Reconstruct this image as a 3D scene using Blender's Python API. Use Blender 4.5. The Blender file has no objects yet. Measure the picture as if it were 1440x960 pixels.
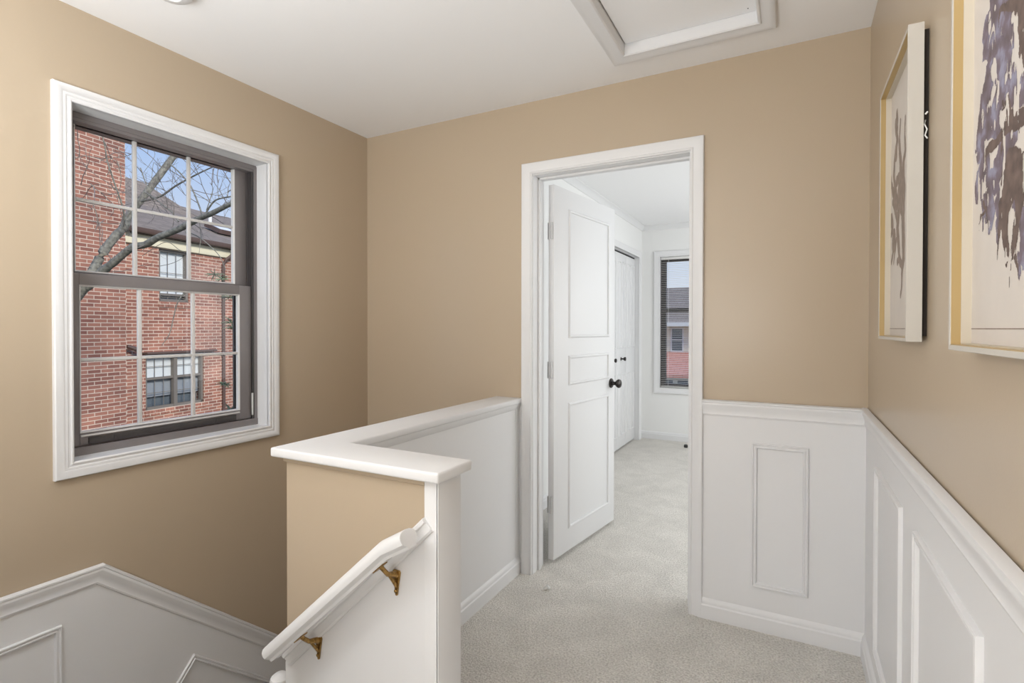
import bpy, bmesh, math, random
from mathutils import Vector, Matrix
random.seed(7)
SC = bpy.context.scene
COL = SC.collection

# ------------------------------------------------------------ materials
def srgb(r, g, b):
    f = lambda c: (c/255/12.92) if c/255 <= .04045 else ((c/255+.055)/1.055)**2.4
    return (f(r), f(g), f(b), 1)

def mat(name, col, rough=.5, metal=0, bump=0, scale=60, var=0, spec=.5, detail=3):
    m = bpy.data.materials.new(name); m.use_nodes = True
    nt = m.node_tree; b = nt.nodes['Principled BSDF']
    b.inputs['Base Color'].default_value = col if len(col) == 4 else (*col, 1)
    b.inputs['Roughness'].default_value = rough
    b.inputs['Metallic'].default_value = metal
    b.inputs['Specular IOR Level'].default_value = spec
    if bump or var:
        tc = nt.nodes.new('ShaderNodeTexCoord')
        n = nt.nodes.new('ShaderNodeTexNoise'); n.inputs['Scale'].default_value = scale
        n.inputs['Detail'].default_value = detail
        nt.links.new(tc.outputs['Object'], n.inputs['Vector'])
        if bump:
            bp = nt.nodes.new('ShaderNodeBump'); bp.inputs['Strength'].default_value = bump
            bp.inputs['Distance'].default_value = .004
            nt.links.new(n.outputs['Fac'], bp.inputs['Height'])
            nt.links.new(bp.outputs['Normal'], b.inputs['Normal'])
        if var:
            r = nt.nodes.new('ShaderNodeValToRGB')
            c = b.inputs['Base Color'].default_value
            r.color_ramp.elements[0].position = .3; r.color_ramp.elements[1].position = .7
            r.color_ramp.elements[0].color = (c[0]*(1-var), c[1]*(1-var), c[2]*(1-var), 1)
            r.color_ramp.elements[1].color = (min(1, c[0]*(1+var)), min(1, c[1]*(1+var)), min(1, c[2]*(1+var)), 1)
            nt.links.new(n.outputs['Fac'], r.inputs['Fac'])
            nt.links.new(r.outputs['Color'], b.inputs['Base Color'])
    return m

M = {}
M['beige'] = mat('beige_wall_paint', (.474, .384, .280), .30, bump=.03, scale=220, spec=.5)
M['white'] = mat('white_semigloss_paint', (.73, .73, .735), .42, bump=.02, scale=90, spec=.4)
M['white_wall'] = mat('white_wall_paint', (.80, .80, .79), .6)
M['ceiling'] = mat('ceiling_paint', (.88, .88, .885), .85, bump=.03, scale=200)
M['frame_dark'] = mat('taupe_window_frame', (.20, .182, .182), .38)
M['track'] = mat('dark_window_track', (.05, .045, .045), .4)
M['alu'] = mat('pale_window_bead', (.62, .61, .60), .4)
M['bronze'] = mat('dark_bronze_metal', (.035, .03, .028), .3, metal=.7)
M['brass'] = mat('aged_brass', (.36, .22, .075), .32, metal=1, var=.45, scale=120)
M['steel'] = mat('painted_hinge_steel', (.55, .55, .55), .4, metal=.3)
M['cream_frame'] = mat('cream_frame_paint', (.53, .50, .45), .45)
M['white_frame'] = mat('white_frame_face', (.80, .79, .76), .4)
M['gold'] = mat('gold_frame_lining', (.44, .31, .135), .4, metal=.1)
M['spacer'] = mat('cream_frame_spacer', (.54, .48, .385), .6)
M['paper'] = mat('cream_art_paper', (.60, .55, .50), .8, var=.02, scale=15)
M['paper_low'] = mat('cream_art_paper_border', (.60, .54, .47), .8)
M['ink_brown'] = mat('brown_ink', (.125, .088, .075), .85, var=.3, scale=50)
M['ink_faded'] = mat('faded_brown_ink', (.27, .215, .18), .85, var=.15, scale=50)
M['backing'] = mat('dark_brown_backing', (.02, .014, .01), .8)
M['cord'] = mat('white_cord', (.8, .8, .78), .6)
M['slat'] = mat('white_blind_slat', (.78, .77, .75), .45)
M['black'] = mat('black_rubber', (.02, .02, .02), .5)
M['gutter'] = mat('brown_gutter_paint', (.10, .062, .052), .5)
M['frieze'] = mat('cream_frieze_paint', (.74, .68, .50), .6)
M['ext_frame'] = mat('taupe_exterior_window_frame', (.17, .15, .13), .5)
M['curtain'] = mat('pale_window_shade', (.66, .68, .69), .8)
M['curtain_dim'] = mat('grey_window_shade', (.26, .28, .31), .8)
M['bark'] = mat('grey_bark', (.21, .20, .165), .9, bump=.8, scale=25, var=.45)
M['twig'] = mat('pale_twig_bark', (.20, .175, .16), .9, var=.35, scale=20)
M['needle'] = mat('grey_green_needles', (.16, .20, .12), .9, var=.3, scale=10)
M['ground'] = mat('outdoor_lawn', (.13, .14, .08), .95, var=.3, scale=2)
M['cream_siding'] = mat('cream_stucco', (.80, .74, .60), .7)
M['white_siding'] = mat('white_exterior_paint', (.75, .75, .73), .6)
M['dark_glass'] = mat('dark_exterior_glass', (.10, .12, .14), .1)

def ink_foliage():
    m = mat('mauve_foliage_ink', (.2, .18, .2), .85)
    nt = m.node_tree; b = nt.nodes['Principled BSDF']
    tc = nt.nodes.new('ShaderNodeTexCoord'); n = nt.nodes.new('ShaderNodeTexNoise')
    n.inputs['Scale'].default_value = 32; n.inputs['Detail'].default_value = 4
    r = nt.nodes.new('ShaderNodeValToRGB')
    e = r.color_ramp.elements
    e[0].position = .35; e[0].color = srgb(100, 88, 90); e[1].position = .66; e[1].color = srgb(142, 140, 158)
    x = e.new(.52); x.color = srgb(115, 103, 113)
    nt.links.new(tc.outputs['Object'], n.inputs['Vector']); nt.links.new(n.outputs['Fac'], r.inputs['Fac'])
    nt.links.new(r.outputs['Color'], b.inputs['Base Color'])
    return m
M['ink_mauve'] = ink_foliage()

def carpet():
    m = mat('greige_carpet', (.5, .48, .44), .97, spec=.1)
    nt = m.node_tree; b = nt.nodes['Principled BSDF']; L = nt.links
    tc = nt.nodes.new('ShaderNodeTexCoord')
    n1 = nt.nodes.new('ShaderNodeTexNoise'); n1.inputs['Scale'].default_value = 130; n1.inputs['Detail'].default_value = 2
    n2 = nt.nodes.new('ShaderNodeTexNoise'); n2.inputs['Scale'].default_value = 6; n2.inputs['Detail'].default_value = 6; n2.inputs['Distortion'].default_value = .8
    n3 = nt.nodes.new('ShaderNodeTexVoronoi'); n3.inputs['Scale'].default_value = 230
    for n in (n1, n2, n3): L.new(tc.outputs['Object'], n.inputs['Vector'])
    r = nt.nodes.new('ShaderNodeValToRGB'); e = r.color_ramp.elements
    e[0].position = .28; e[0].color = (.68, .64, .585, 1); e[1].position = .62; e[1].color = (1, .965, .905, 1)
    L.new(n1.outputs['Fac'], r.inputs['Fac'])
    r2 = nt.nodes.new('ShaderNodeValToRGB'); e = r2.color_ramp.elements
    e[0].position = .3; e[0].color = (.87, .87, .865, 1); e[1].position = .7; e[1].color = (1, 1, 1, 1)
    L.new(n2.outputs['Fac'], r2.inputs['Fac'])
    mx = nt.nodes.new('ShaderNodeMix'); mx.data_type = 'RGBA'; mx.blend_type = 'MULTIPLY'; mx.inputs['Factor'].default_value = 1
    L.new(r.outputs['Color'], mx.inputs['A']); L.new(r2.outputs['Color'], mx.inputs['B'])
    L.new(mx.outputs['Result'], b.inputs['Base Color'])
    ad = nt.nodes.new('ShaderNodeMath'); ad.operation = 'ADD'
    L.new(n1.outputs['Fac'], ad.inputs[0]); L.new(n3.outputs['Distance'], ad.inputs[1])
    bp = nt.nodes.new('ShaderNodeBump'); bp.inputs['Strength'].default_value = .9; bp.inputs['Distance'].default_value = .008
    L.new(ad.outputs[0], bp.inputs['Height']); L.new(bp.outputs['Normal'], b.inputs['Normal'])
    return m
M['carpet'] = carpet()

def brick(name, c1, c2, mortar):
    m = mat(name, c1, .85, spec=.2)
    nt = m.node_tree; b = nt.nodes['Principled BSDF']; L = nt.links
    tc = nt.nodes.new('ShaderNodeTexCoord'); sp = nt.nodes.new('ShaderNodeSeparateXYZ'); cb = nt.nodes.new('ShaderNodeCombineXYZ')
    L.new(tc.outputs['Object'], sp.inputs[0])
    ad = nt.nodes.new('ShaderNodeMath'); ad.operation = 'ADD'
    L.new(sp.outputs['X'], ad.inputs[0]); L.new(sp.outputs['Y'], ad.inputs[1])
    L.new(ad.outputs[0], cb.inputs['X']); L.new(sp.outputs['Z'], cb.inputs['Y'])
    bt = nt.nodes.new('ShaderNodeTexBrick'); bt.inputs['Scale'].default_value = 1
    bt.inputs['Brick Width'].default_value = .235; bt.inputs['Row Height'].default_value = .072
    bt.inputs['Mortar Size'].default_value = .0075; bt.inputs['Mortar Smooth'].default_value = .2
    bt.inputs['Color1'].default_value = c1; bt.inputs['Color2'].default_value = c2; bt.inputs['Mortar'].default_value = mortar
    bt.inputs['Bias'].default_value = -.1
    L.new(cb.outputs[0], bt.inputs['Vector'])
    n = nt.nodes.new('ShaderNodeTexNoise'); n.inputs['Scale'].default_value = 1.6; n.inputs['Detail'].default_value = 5
    L.new(tc.outputs['Object'], n.inputs['Vector'])
    r = nt.nodes.new('ShaderNodeValToRGB'); e = r.color_ramp.elements
    e[0].position = .3; e[0].color = (.78, .78, .78, 1); e[1].position = .7; e[1].color = (1.15, 1.1, 1.05, 1)
    L.new(n.outputs['Fac'], r.inputs['Fac'])
    mx = nt.nodes.new('ShaderNodeMix'); mx.data_type = 'RGBA'; mx.blend_type = 'MULTIPLY'; mx.inputs['Factor'].default_value = 1
    L.new(bt.outputs['Color'], mx.inputs['A']); L.new(r.outputs['Color'], mx.inputs['B'])
    L.new(mx.outputs['Result'], b.inputs['Base Color'])
    return m
M['brick'] = brick('red_brick', (.39, .185, .135, 1), (.225, .10, .08, 1), (.62, .52, .43, 1))

def shingle(name, ca, cbb):
    m = mat(name, ca, .9, spec=.2)
    nt = m.node_tree; b = nt.nodes['Principled BSDF']; L = nt.links
    tc = nt.nodes.new('ShaderNodeTexCoord')
    bt = nt.nodes.new('ShaderNodeTexBrick'); bt.inputs['Scale'].default_value = 1
    bt.inputs['Brick Width'].default_value = .3; bt.inputs['Row Height'].default_value = .14; bt.inputs['Mortar Size'].default_value = .006
    bt.inputs['Color1'].default_value = ca; bt.inputs['Color2'].default_value = cbb
    bt.inputs['Mortar'].default_value = tuple(c*.6 for c in ca[:3])+(1,)
    L.new(tc.outputs['Object'], bt.inputs['Vector']); L.new(bt.outputs['Color'], b.inputs['Base Color'])
    return m
M['shingle'] = shingle('grey_brown_shingle', (.225, .185, .15, 1), (.285, .235, .195, 1))
M['tile_red'] = shingle('salmon_roof_shingle', (.50, .22, .17, 1), (.58, .28, .22, 1))

def glass():
    m = bpy.data.materials.new('window_glass'); m.use_nodes = True
    nt = m.node_tree; nt.nodes.clear()
    o = nt.nodes.new('ShaderNodeOutputMaterial'); mx = nt.nodes.new('ShaderNodeMixShader')
    t = nt.nodes.new('ShaderNodeBsdfTransparent'); t.inputs['Color'].default_value = (.98, .985, .985, 1)
    g = nt.nodes.new('ShaderNodeBsdfGlossy'); g.inputs['Roughness'].default_value = .02
    f = nt.nodes.new('ShaderNodeFresnel'); f.inputs['IOR'].default_value = 1.3
    ge = nt.nodes.new('ShaderNodeNewGeometry'); iv = nt.nodes.new('ShaderNodeMath'); iv.operation = 'SUBTRACT'; iv.inputs[0].default_value = 1
    ml = nt.nodes.new('ShaderNodeMath'); ml.operation = 'MULTIPLY'
    nt.links.new(ge.outputs['Backfacing'], iv.inputs[1]); nt.links.new(iv.outputs[0], ml.inputs[0]); nt.links.new(f.outputs[0], ml.inputs[1])
    nt.links.new(ml.outputs[0], mx.inputs[0]); nt.links.new(t.outputs[0], mx.inputs[1]); nt.links.new(g.outputs[0], mx.inputs[2])
    nt.links.new(mx.outputs[0], o.inputs[0])
    return m
M['glass'] = glass()

# ------------------------------------------------------------ geometry helpers
class MB:
    def __init__(s): s.v = []; s.f = []; s.m = []
    def add(s, vs, fs, mi=0):
        k = len(s.v); s.v += [tuple(v) for v in vs]; s.f += [tuple(i+k for i in f) for f in fs]; s.m += [mi]*len(fs); return s
    def box(s, x0, x1, y0, y1, z0, z1, bevel=0, mi=0):
        bm = bmesh.new(); bmesh.ops.create_cube(bm, size=1)
        for v in bm.verts:
            v.co = Vector(((x0+x1)/2+v.co.x*(x1-x0), (y0+y1)/2+v.co.y*(y1-y0), (z0+z1)/2+v.co.z*(z1-z0)))
        if bevel: bmesh.ops.bevel(bm, geom=bm.edges[:], offset=bevel, segments=2, affect='EDGES', profile=.5)
        bm.verts.index_update()
        s.add([v.co[:] for v in bm.verts], [[v.index for v in f.verts] for f in bm.faces], mi); bm.free(); return s
    def prism(s, pts, d, bevel=0, mi=0):
        """polygon of 3-D points swept by vector d"""
        bm = bmesh.new(); n = len(pts)
        a = [bm.verts.new(p) for p in pts]; b = [bm.verts.new(Vector(p)+Vector(d)) for p in pts]
        bm.faces.new(a); bm.faces.new(b[::-1])
        for i in range(n): bm.faces.new((a[i], b[i], b[(i+1) % n], a[(i+1) % n]))
        bmesh.ops.recalc_face_normals(bm, faces=bm.faces[:])
        if bevel: bmesh.ops.bevel(bm, geom=bm.edges[:], offset=bevel, segments=3, affect='EDGES', profile=.5)
        bm.verts.index_update()
        s.add([v.co[:] for v in bm.verts], [[v.index for v in f.verts] for f in bm.faces], mi); bm.free(); return s
    def sweep(s, path, closed, prof, o, a, b, n, mi=0):
        """moulding: 2-D profile (u = to the left of travel in the plane, v = out of the plane) mitred along a 2-D path"""
        o, a, b, n = map(Vector, (o, a, b, n)); P = [Vector(p) for p in path]; N = len(P); rings = []
        for i in range(N):
            if closed: d0 = (P[i]-P[i-1]).normalized(); d1 = (P[(i+1) % N]-P[i]).normalized()
            else:
                d1 = (P[min(i+1, N-1)]-P[min(i, N-2)]).normalized(); d0 = (P[max(i, 1)]-P[max(i, 1)-1]).normalized()
            l0 = Vector((-d0.y, d0.x)); l1 = Vector((-d1.y, d1.x)); mm = (l0+l1); mm = mm/max(1e-6, mm.dot(l0))
            rings.append([o+a*(P[i].x+mm.x*u)+b*(P[i].y+mm.y*u)+n*v for u, v in prof])
        k = len(prof); vs = [p for r in rings for p in r]; fs = []
        for i in range(N if closed else N-1):
            j = (i+1) % N
            for q in range(k): fs.append((i*k+q, i*k+(q+1) % k, j*k+(q+1) % k, j*k+q))
        if not closed: fs += [tuple(range(k)), tuple((N-1)*k+q for q in range(k))[::-1]]
        return s.add(vs, fs, mi)
    def tube(s, pts, radii, n=8, mi=0):
        P = [Vector(p) for p in pts]; N = len(P); up = Vector((.13, .37, .92)); vs = []; fs = []
        for i in range(N):
            t = (P[min(i+1, N-1)]-P[max(i-1, 0)]).normalized()
            x = t.cross(up).normalized(); y = x.cross(t)
            r = radii[i] if isinstance(radii, (list, tuple)) else radii
            vs += [P[i]+(x*math.cos(2*math.pi*q/n)+y*math.sin(2*math.pi*q/n))*r for q in range(n)]
        for i in range(N-1):
            for q in range(n): fs.append((i*n+q, i*n+(q+1) % n, (i+1)*n+(q+1) % n, (i+1)*n+q))
        fs += [tuple(range(n))[::-1], tuple((N-1)*n+q for q in range(n))]
        return s.add(vs, fs, mi)
    def lathe(s, prof, o, ax, n=24, mi=0):
        """prof (r, h) turned about axis ax through o"""
        o = Vector(o); ax = Vector(ax).normalized(); x = ax.orthogonal().normalized(); y = ax.cross(x); k = len(prof); vs = []; fs = []
        for q in range(n):
            c, d = math.cos(2*math.pi*q/n), math.sin(2*math.pi*q/n)
            vs += [o+ax*h+(x*c+y*d)*r for r, h in prof]
        for q in range(n):
            w = (q+1) % n
            for i in range(k-1): fs.append((q*k+i, q*k+i+1, w*k+i+1, w*k+i))
        fs.append(tuple(q*k for q in range(n))); fs.append(tuple(q*k+k-1 for q in range(n))[::-1])
        return s.add(vs, fs, mi)
    def build(s, name, m, parent=None, local=False, smooth=True, recalc=True):
        off = Vector((0, 0, 0))
        if parent is not None and not local:
            p = parent
            while p is not None: off += p.location; p = p.parent
        me = bpy.data.meshes.new(name)
        me.from_pydata([tuple(Vector(v)-off) for v in s.v], [], s.f)
        if recalc:
            bm = bmesh.new(); bm.from_mesh(me); bmesh.ops.recalc_face_normals(bm, faces=bm.faces[:]); bm.to_mesh(me); bm.free()
        ms = m if isinstance(m, (list, tuple)) else [m]
        for q in ms: me.materials.append(M[q] if isinstance(q, str) else q)
        if len(ms) > 1: me.polygons.foreach_set('material_index', s.m)
        if smooth:
            me.polygons.foreach_set('use_smooth', [True]*len(me.polygons)); me.set_sharp_from_angle(angle=math.radians(32))
        me.update()
        o = bpy.data.objects.new(name, me); COL.objects.link(o); o.parent = parent
        return o

def struct(o): o['kind'] = 'structure'; return o
def empty(name, loc=(0, 0, 0), rz=0):
    o = bpy.data.objects.new(name, None); COL.objects.link(o); o.location = loc; o.rotation_euler = (0, 0, rz)
    o.empty_display_size = .1; return o
def tag(o, label, cat, group=None):
    o['label'] = label; o['category'] = cat
    if group: o['group'] = group
    return o
def rect(a0, a1, b0, b1): return [(a0, b0), (a0, b1), (a1, b1), (a1, b0)]     # clockwise: u points outward
X, Y, Z = (1, 0, 0), (0, 1, 0), (0, 0, 1)
NX, NY, NZ = (-1, 0, 0), (0, -1, 0), (0, 0, -1)
# traced outlines of the two prints (y, z on the paper) and of the tree's limbs (world metres)
ART_ONE=[
  ('B', [(1.768, 1.862), (1.758, 1.839), (1.776, 1.822), (1.756, 1.787), (1.782, 1.759), (1.8, 1.735), (1.808, 1.704), (1.787, 1.666), (1.758, 1.627)], 0.029, 0.0362) ,
  ('B', [(1.713, 1.823), (1.729, 1.778), (1.709, 1.722), (1.698, 1.676), (1.705, 1.631), (1.721, 1.6)], 0.017, 0.068) ,
  ('B', [(1.643, 1.727), (1.666, 1.698), (1.663, 1.637), (1.686, 1.593)], 0.023, 0.0657) ,
  ('B', [(1.869, 1.723), (1.847, 1.687), (1.806, 1.647), (1.766, 1.609)], 0.025, 0.05) ,
  ('B', [(1.733, 1.677), (1.76, 1.676)], 0.04, 0.04) ,
  ('B', [(1.776, 1.835), (1.772, 1.819)], 0.053, 0.053) ,
  ('B', [(1.777, 1.762), (1.776, 1.753)], 0.049, 0.049) ,
  ('B', [(1.647, 1.812), (1.653, 1.769), (1.642, 1.727)], 0.016, 0.0224) ,
  ('B', [(1.722, 1.638), (1.729, 1.592), (1.745, 1.548), (1.725, 1.497), (1.715, 1.464), (1.671, 1.432), (1.677, 1.383), (1.693, 1.36)], 0.064, 0.0178) ,
  ('B', [(1.663, 1.625), (1.668, 1.565), (1.658, 1.503), (1.655, 1.454), (1.671, 1.432)], 0.065, 0.0357) ,
  ('B', [(1.842, 1.588), (1.821, 1.564), (1.84, 1.547)], 0.045, 0.0327) ,
  ('B', [(1.8, 1.527), (1.803, 1.514)], 0.07, 0.07) ,
  ('B', [(1.79, 1.516), (1.836, 1.465)], 0.03, 0.0188) ,
  ('B', [(1.762, 1.518), (1.797, 1.461)], 0.022, 0.0147) ,
  ('B', [(1.824, 1.631), (1.775, 1.595), (1.736, 1.546)], 0.024, 0.028) ,
  ('B', [(1.741, 1.455), (1.714, 1.461)], 0.029, 0.029) ,
]
ART_TWO=[
  ('F', [(0.983, 1.74), (0.99, 1.729), (1.005, 1.719), (1.016, 1.707), (1.024, 1.69), (1.019, 1.674)], 0.045, 0.0113) ,
  ('F', [(0.953, 1.717), (0.946, 1.69), (0.952, 1.673), (0.966, 1.658), (0.972, 1.641)], 0.05, 0.0214) ,
  ('F', [(0.919, 1.697), (0.925, 1.68), (0.935, 1.667), (0.938, 1.649)], 0.032, 0.016) ,
  ('F', [(0.992, 1.675), (0.995, 1.652), (1.01, 1.642), (1.01, 1.631)], 0.035, 0.0233) ,
  ('F', [(0.958, 1.635), (0.937, 1.609), (0.92, 1.595)], 0.022, 0.0183) ,
  ('B', [(0.88, 1.684), (0.879, 1.651), (0.878, 1.629), (0.868, 1.608)], 0.029, 0.0145) ,
  ('B', [(0.894, 1.686), (0.953, 1.715)], 0.019, 0.0095) ,
  ('F', [(0.931, 1.646), (0.921, 1.637), (0.927, 1.628), (0.951, 1.63)], 0.02, 0.01) ,
  ('F', [(1.002, 1.639), (1.016, 1.626), (1.025, 1.609), (1.029, 1.591), (1.039, 1.576), (1.043, 1.555), (1.037, 1.535)], 0.042, 0.028) ,
  ('F', [(0.95, 1.608), (0.966, 1.595), (0.983, 1.588)], 0.045, 0.0245) ,
  ('F', [(0.911, 1.592), (0.911, 1.58), (0.934, 1.582)], 0.033, 0.0183) ,
  ('F', [(1.01, 1.578), (0.974, 1.557), (0.948, 1.546)], 0.038, 0.0285) ,
  ('B', [(0.868, 1.534), (0.91, 1.541), (0.94, 1.54), (0.973, 1.536), (0.999, 1.536), (1.018, 1.529)], 0.023, 0.0131) ,
  ('B', [(0.945, 1.581), (0.941, 1.567)], 0.008, 0.0056) ,
  ('B', [(0.933, 1.574), (0.917, 1.549)], 0.009, 0.0098) ,
  ('B', [(0.922, 1.578), (0.914, 1.557), (0.903, 1.547)], 0.008, 0.0088) ,
  ('F', [(1.013, 1.531), (1.013, 1.514), (1.022, 1.499)], 0.028, 0.042) ,
  ('F', [(0.932, 1.532), (0.947, 1.509), (0.971, 1.487)], 0.027, 0.0309) ,
  ('F', [(0.902, 1.525), (0.916, 1.508), (0.912, 1.489), (0.908, 1.471)], 0.018, 0.0324) ,
  ('F', [(0.873, 1.577), (0.879, 1.57), (0.879, 1.559)], 0.017, 0.0136) ,
  ('B', [(0.867, 1.481), (0.894, 1.475), (0.931, 1.478)], 0.016, 0.0288) ,
  ('F', [(1.017, 1.509), (1.041, 1.499), (1.046, 1.485), (1.021, 1.465), (1.015, 1.45), (1.029, 1.43)], 0.043, 0.0067) ,
  ('F', [(0.967, 1.496), (0.989, 1.482), (0.993, 1.465), (0.988, 1.442), (0.987, 1.419)], 0.038, 0.0059) ,
  ('F', [(0.962, 1.451), (0.949, 1.427), (0.965, 1.414)], 0.021, 0.0042) ,
  ('B', [(0.905, 1.479), (0.915, 1.461), (0.93, 1.447), (0.935, 1.425), (0.928, 1.4), (0.922, 1.381), (0.927, 1.361)], 0.062, 0.0058) ,
  ('B', [(0.88, 1.465), (0.882, 1.434), (0.892, 1.413), (0.898, 1.385), (0.901, 1.361)], 0.038, 0.0048) ,
  ('F', [(0.893, 1.439), (0.875, 1.413), (0.874, 1.392), (0.87, 1.37)], 0.024, 0.0055) ,
  ('F', [(0.865, 1.418), (0.864, 1.38), (0.863, 1.354)], 0.013, 0.0046) ,
  ('B', [(0.942, 1.452), (0.956, 1.444), (0.949, 1.423), (0.954, 1.404)], 0.01, 0.0046) ,
  ('B', [(1.02, 1.46), (1.015, 1.447), (1.035, 1.445)], 0.009, 0.0036) ,
]
BRANCHES=[
  ([(-8.32, 3.521, 1.812), (-8.306, 3.621, 2.004), (-8.268, 3.734, 2.289), (-8.227, 3.849, 2.504), (-8.194, 3.959, 2.672), (-8.227, 4.034, 2.843), (-8.155, 4.165, 3.097), (-8.102, 4.286, 3.329), (-8.047, 4.408, 3.565), (-7.989, 4.532, 3.806), (-7.975, 4.632, 3.956)], 0.0614, 0.0411) ,
  ([(-8.255, 3.555, 1.812), (-8.041, 3.588, 1.977), (-7.787, 3.642, 2.126), (-7.495, 3.716, 2.308), (-7.269, 3.754, 2.332), (-7.047, 3.79, 2.414), (-6.787, 3.846, 2.482), (-6.551, 3.89, 2.56), (-6.359, 3.91, 2.614), (-6.169, 3.929, 2.654), (-5.962, 3.956, 2.716), (-5.759, 3.982, 2.776)], 0.054, 0.0261) ,
  ([(-7.64, 3.449, 3.716), (-7.694, 3.513, 3.536), (-7.768, 3.566, 3.421), (-7.788, 3.648, 3.183), (-7.806, 3.73, 2.963), (-7.855, 3.796, 2.811), (-7.948, 3.84, 2.63)], 0.0069, 0.0125) ,
  ([(-7.958, 4.065, 3.027), (-7.626, 4.128, 3.067), (-7.345, 4.165, 3.179), (-7.068, 4.199, 3.263), (-6.797, 4.231, 3.332), (-6.53, 4.26, 3.386)], 0.0154, 0.0072) ,
  ([(-7.297, 4.08, 3.447), (-7.095, 4.095, 3.301), (-6.906, 4.103, 3.134), (-6.762, 4.087, 2.97), (-6.618, 4.07, 2.762), (-6.518, 4.031, 2.652)], 0.0086, 0.0104) ,
  ([(-7.863, 4.007, 3.458), (-7.771, 4.005, 3.295), (-7.691, 3.998, 3.183), (-7.666, 3.962, 3.097), (-7.51, 3.995, 2.999), (-7.355, 4.027, 2.891), (-7.213, 4.053, 2.796), (-7.093, 4.067, 2.665)], 0.0063, 0.0109) ,
  ([(-5.759, 3.983, 2.83), (-5.941, 3.943, 2.82), (-6.086, 3.922, 2.799), (-6.203, 3.916, 2.722), (-6.311, 3.915, 2.61)], 0.0076, 0.0112) ,
  ([(-6.281, 3.931, 2.7), (-6.213, 3.97, 2.947), (-6.244, 3.955, 3.037)], 0.0056, 0.0034) ,
  ([(-6.047, 3.943, 2.811), (-6.068, 3.934, 2.943), (-6.049, 3.945, 3.054)], 0.0044, 0.0022) ,
  ([(-5.865, 3.927, 2.812), (-5.856, 3.933, 2.939), (-5.818, 3.954, 3.004)], 0.0044, 0.0022) ,
  ([(-8.176, 3.389, 3.455), (-8.049, 3.456, 3.491), (-7.838, 3.567, 3.456), (-7.585, 3.702, 3.492), (-7.522, 3.736, 3.528)], 0.0036, 0.0036) ,
  ([(-8.163, 3.392, 3.145), (-8.026, 3.464, 3.097), (-7.9, 3.531, 3.122), (-7.688, 3.642, 3.062)], 0.0036, 0.0024) ,
  ([(-7.642, 3.327, 3.051), (-7.571, 3.364, 2.972), (-7.49, 3.407, 2.926), (-7.419, 3.444, 2.915)], 0.0046, 0.0023) ,
  ([(-7.61, 3.341, 2.789), (-7.565, 3.364, 2.629), (-7.569, 3.361, 2.538), (-7.592, 3.347, 2.458)], 0.0046, 0.0023) ,
  ([(-7.462, 3.426, 3.337), (-7.441, 3.435, 3.211), (-7.471, 3.419, 3.15)], 0.0046, 0.0034) ,
  ([(-7.483, 3.416, 3.474), (-7.472, 3.421, 3.382), (-7.533, 3.388, 3.332)], 0.0046, 0.0034) ,
  ([(-6.761, 4.014, 2.484), (-6.587, 4.049, 2.405), (-6.393, 4.093, 2.258), (-6.263, 4.105, 2.136), (-6.164, 4.099, 1.992)], 0.0071, 0.0034) ,
  ([(-7.616, 3.898, 2.23), (-7.476, 3.974, 2.341), (-7.324, 4.055, 2.415), (-7.193, 4.123, 2.317), (-7.106, 4.169, 2.268)], 0.0037, 0.0037) ,
  ([(-6.845, 3.97, 2.555), (-6.793, 3.997, 2.461), (-6.76, 4.012, 2.296)], 0.0047, 0.0024) ,
  ([(-7.701, 3.64, 3.432), (-7.669, 3.656, 3.337), (-7.647, 3.666, 3.17), (-7.688, 3.641, 2.931)], 0.0048, 0.0036) ,
  ([(-7.96, 4.068, 3.386), (-7.803, 4.154, 3.643), (-7.826, 4.143, 3.745)], 0.0026, 0.0026) ,
  ([(-6.559, 4.01, 2.652), (-6.537, 4.019, 2.42), (-6.557, 4.006, 2.188)], 0.0046, 0.0023) ,
  ([(-7.845, 4.126, 3.104), (-7.825, 4.141, 3.489), (-7.803, 4.153, 3.566)], 0.0038, 0.0026) ,
  ([(-6.74, 4.147, 3.314), (-6.529, 4.258, 3.231), (-6.339, 4.359, 3.195)], 0.0024, 0.0024) ,
  ([(-6.622, 3.979, 2.93), (-6.417, 4.087, 2.86), (-6.212, 4.195, 2.745)], 0.0023, 0.0023) ,
  ([(-8.161, 3.388, 2.691), (-7.96, 3.494, 2.644), (-7.749, 3.605, 2.616), (-7.612, 3.678, 2.633)], 0.0036, 0.0036) ,
  ([(-7.836, 3.786, 2.685), (-7.739, 3.839, 2.832), (-7.696, 3.863, 2.882)], 0.0049, 0.0037) ,
  ([(-7.409, 4.006, 2.095), (-7.236, 4.099, 2.145), (-7.063, 4.192, 2.268)], 0.0037, 0.0025) ,
  ([(-6.689, 3.931, 1.742), (-6.784, 3.88, 1.609), (-6.836, 3.85, 1.392), (-6.877, 3.826, 1.199), (-6.962, 3.779, 1.054)], 0.0084, 0.0036) ,
  ([(-8.275, 3.545, 1.858), (-8.4, 3.477, 1.707), (-8.632, 3.352, 1.423), (-8.945, 3.178, 0.715)], 0.075, 0.12) ,
]
SPRIGS=[
  (-6.091, 3.91, 1.917) ,
  (-6.019, 3.948, 1.859) ,
  (-5.926, 3.995, 1.641) ,
  (-5.915, 3.998, 1.342) ,
  (-5.904, 4.002, 1.273) ,
  (-5.972, 3.959, 0.605) ,
  (-5.909, 3.989, 0.306) ,
]
# ------------------------------------------------------------ dimensions (metres, hall floor z = 0)
XL, XR, D = -2.309, .265, 2.456          # left wall, right wall, back wall
DB = D+.128                              # bedroom side of the back wall
H = 2.44; HB = 2.462                     # ceilings
SY = -1.7                                # wall behind the viewer
BX0, BX1, BY = -1.545, 1.7, 6.15         # bedroom
DX0, DX1, DZ = -1.177, -.404, 2.062      # door opening
WY0, WY1, WZ0, WZ1 = .944, 1.752, .79, 2.09   # landing window opening
LOW = -3.0
LAND = -.58

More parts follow.
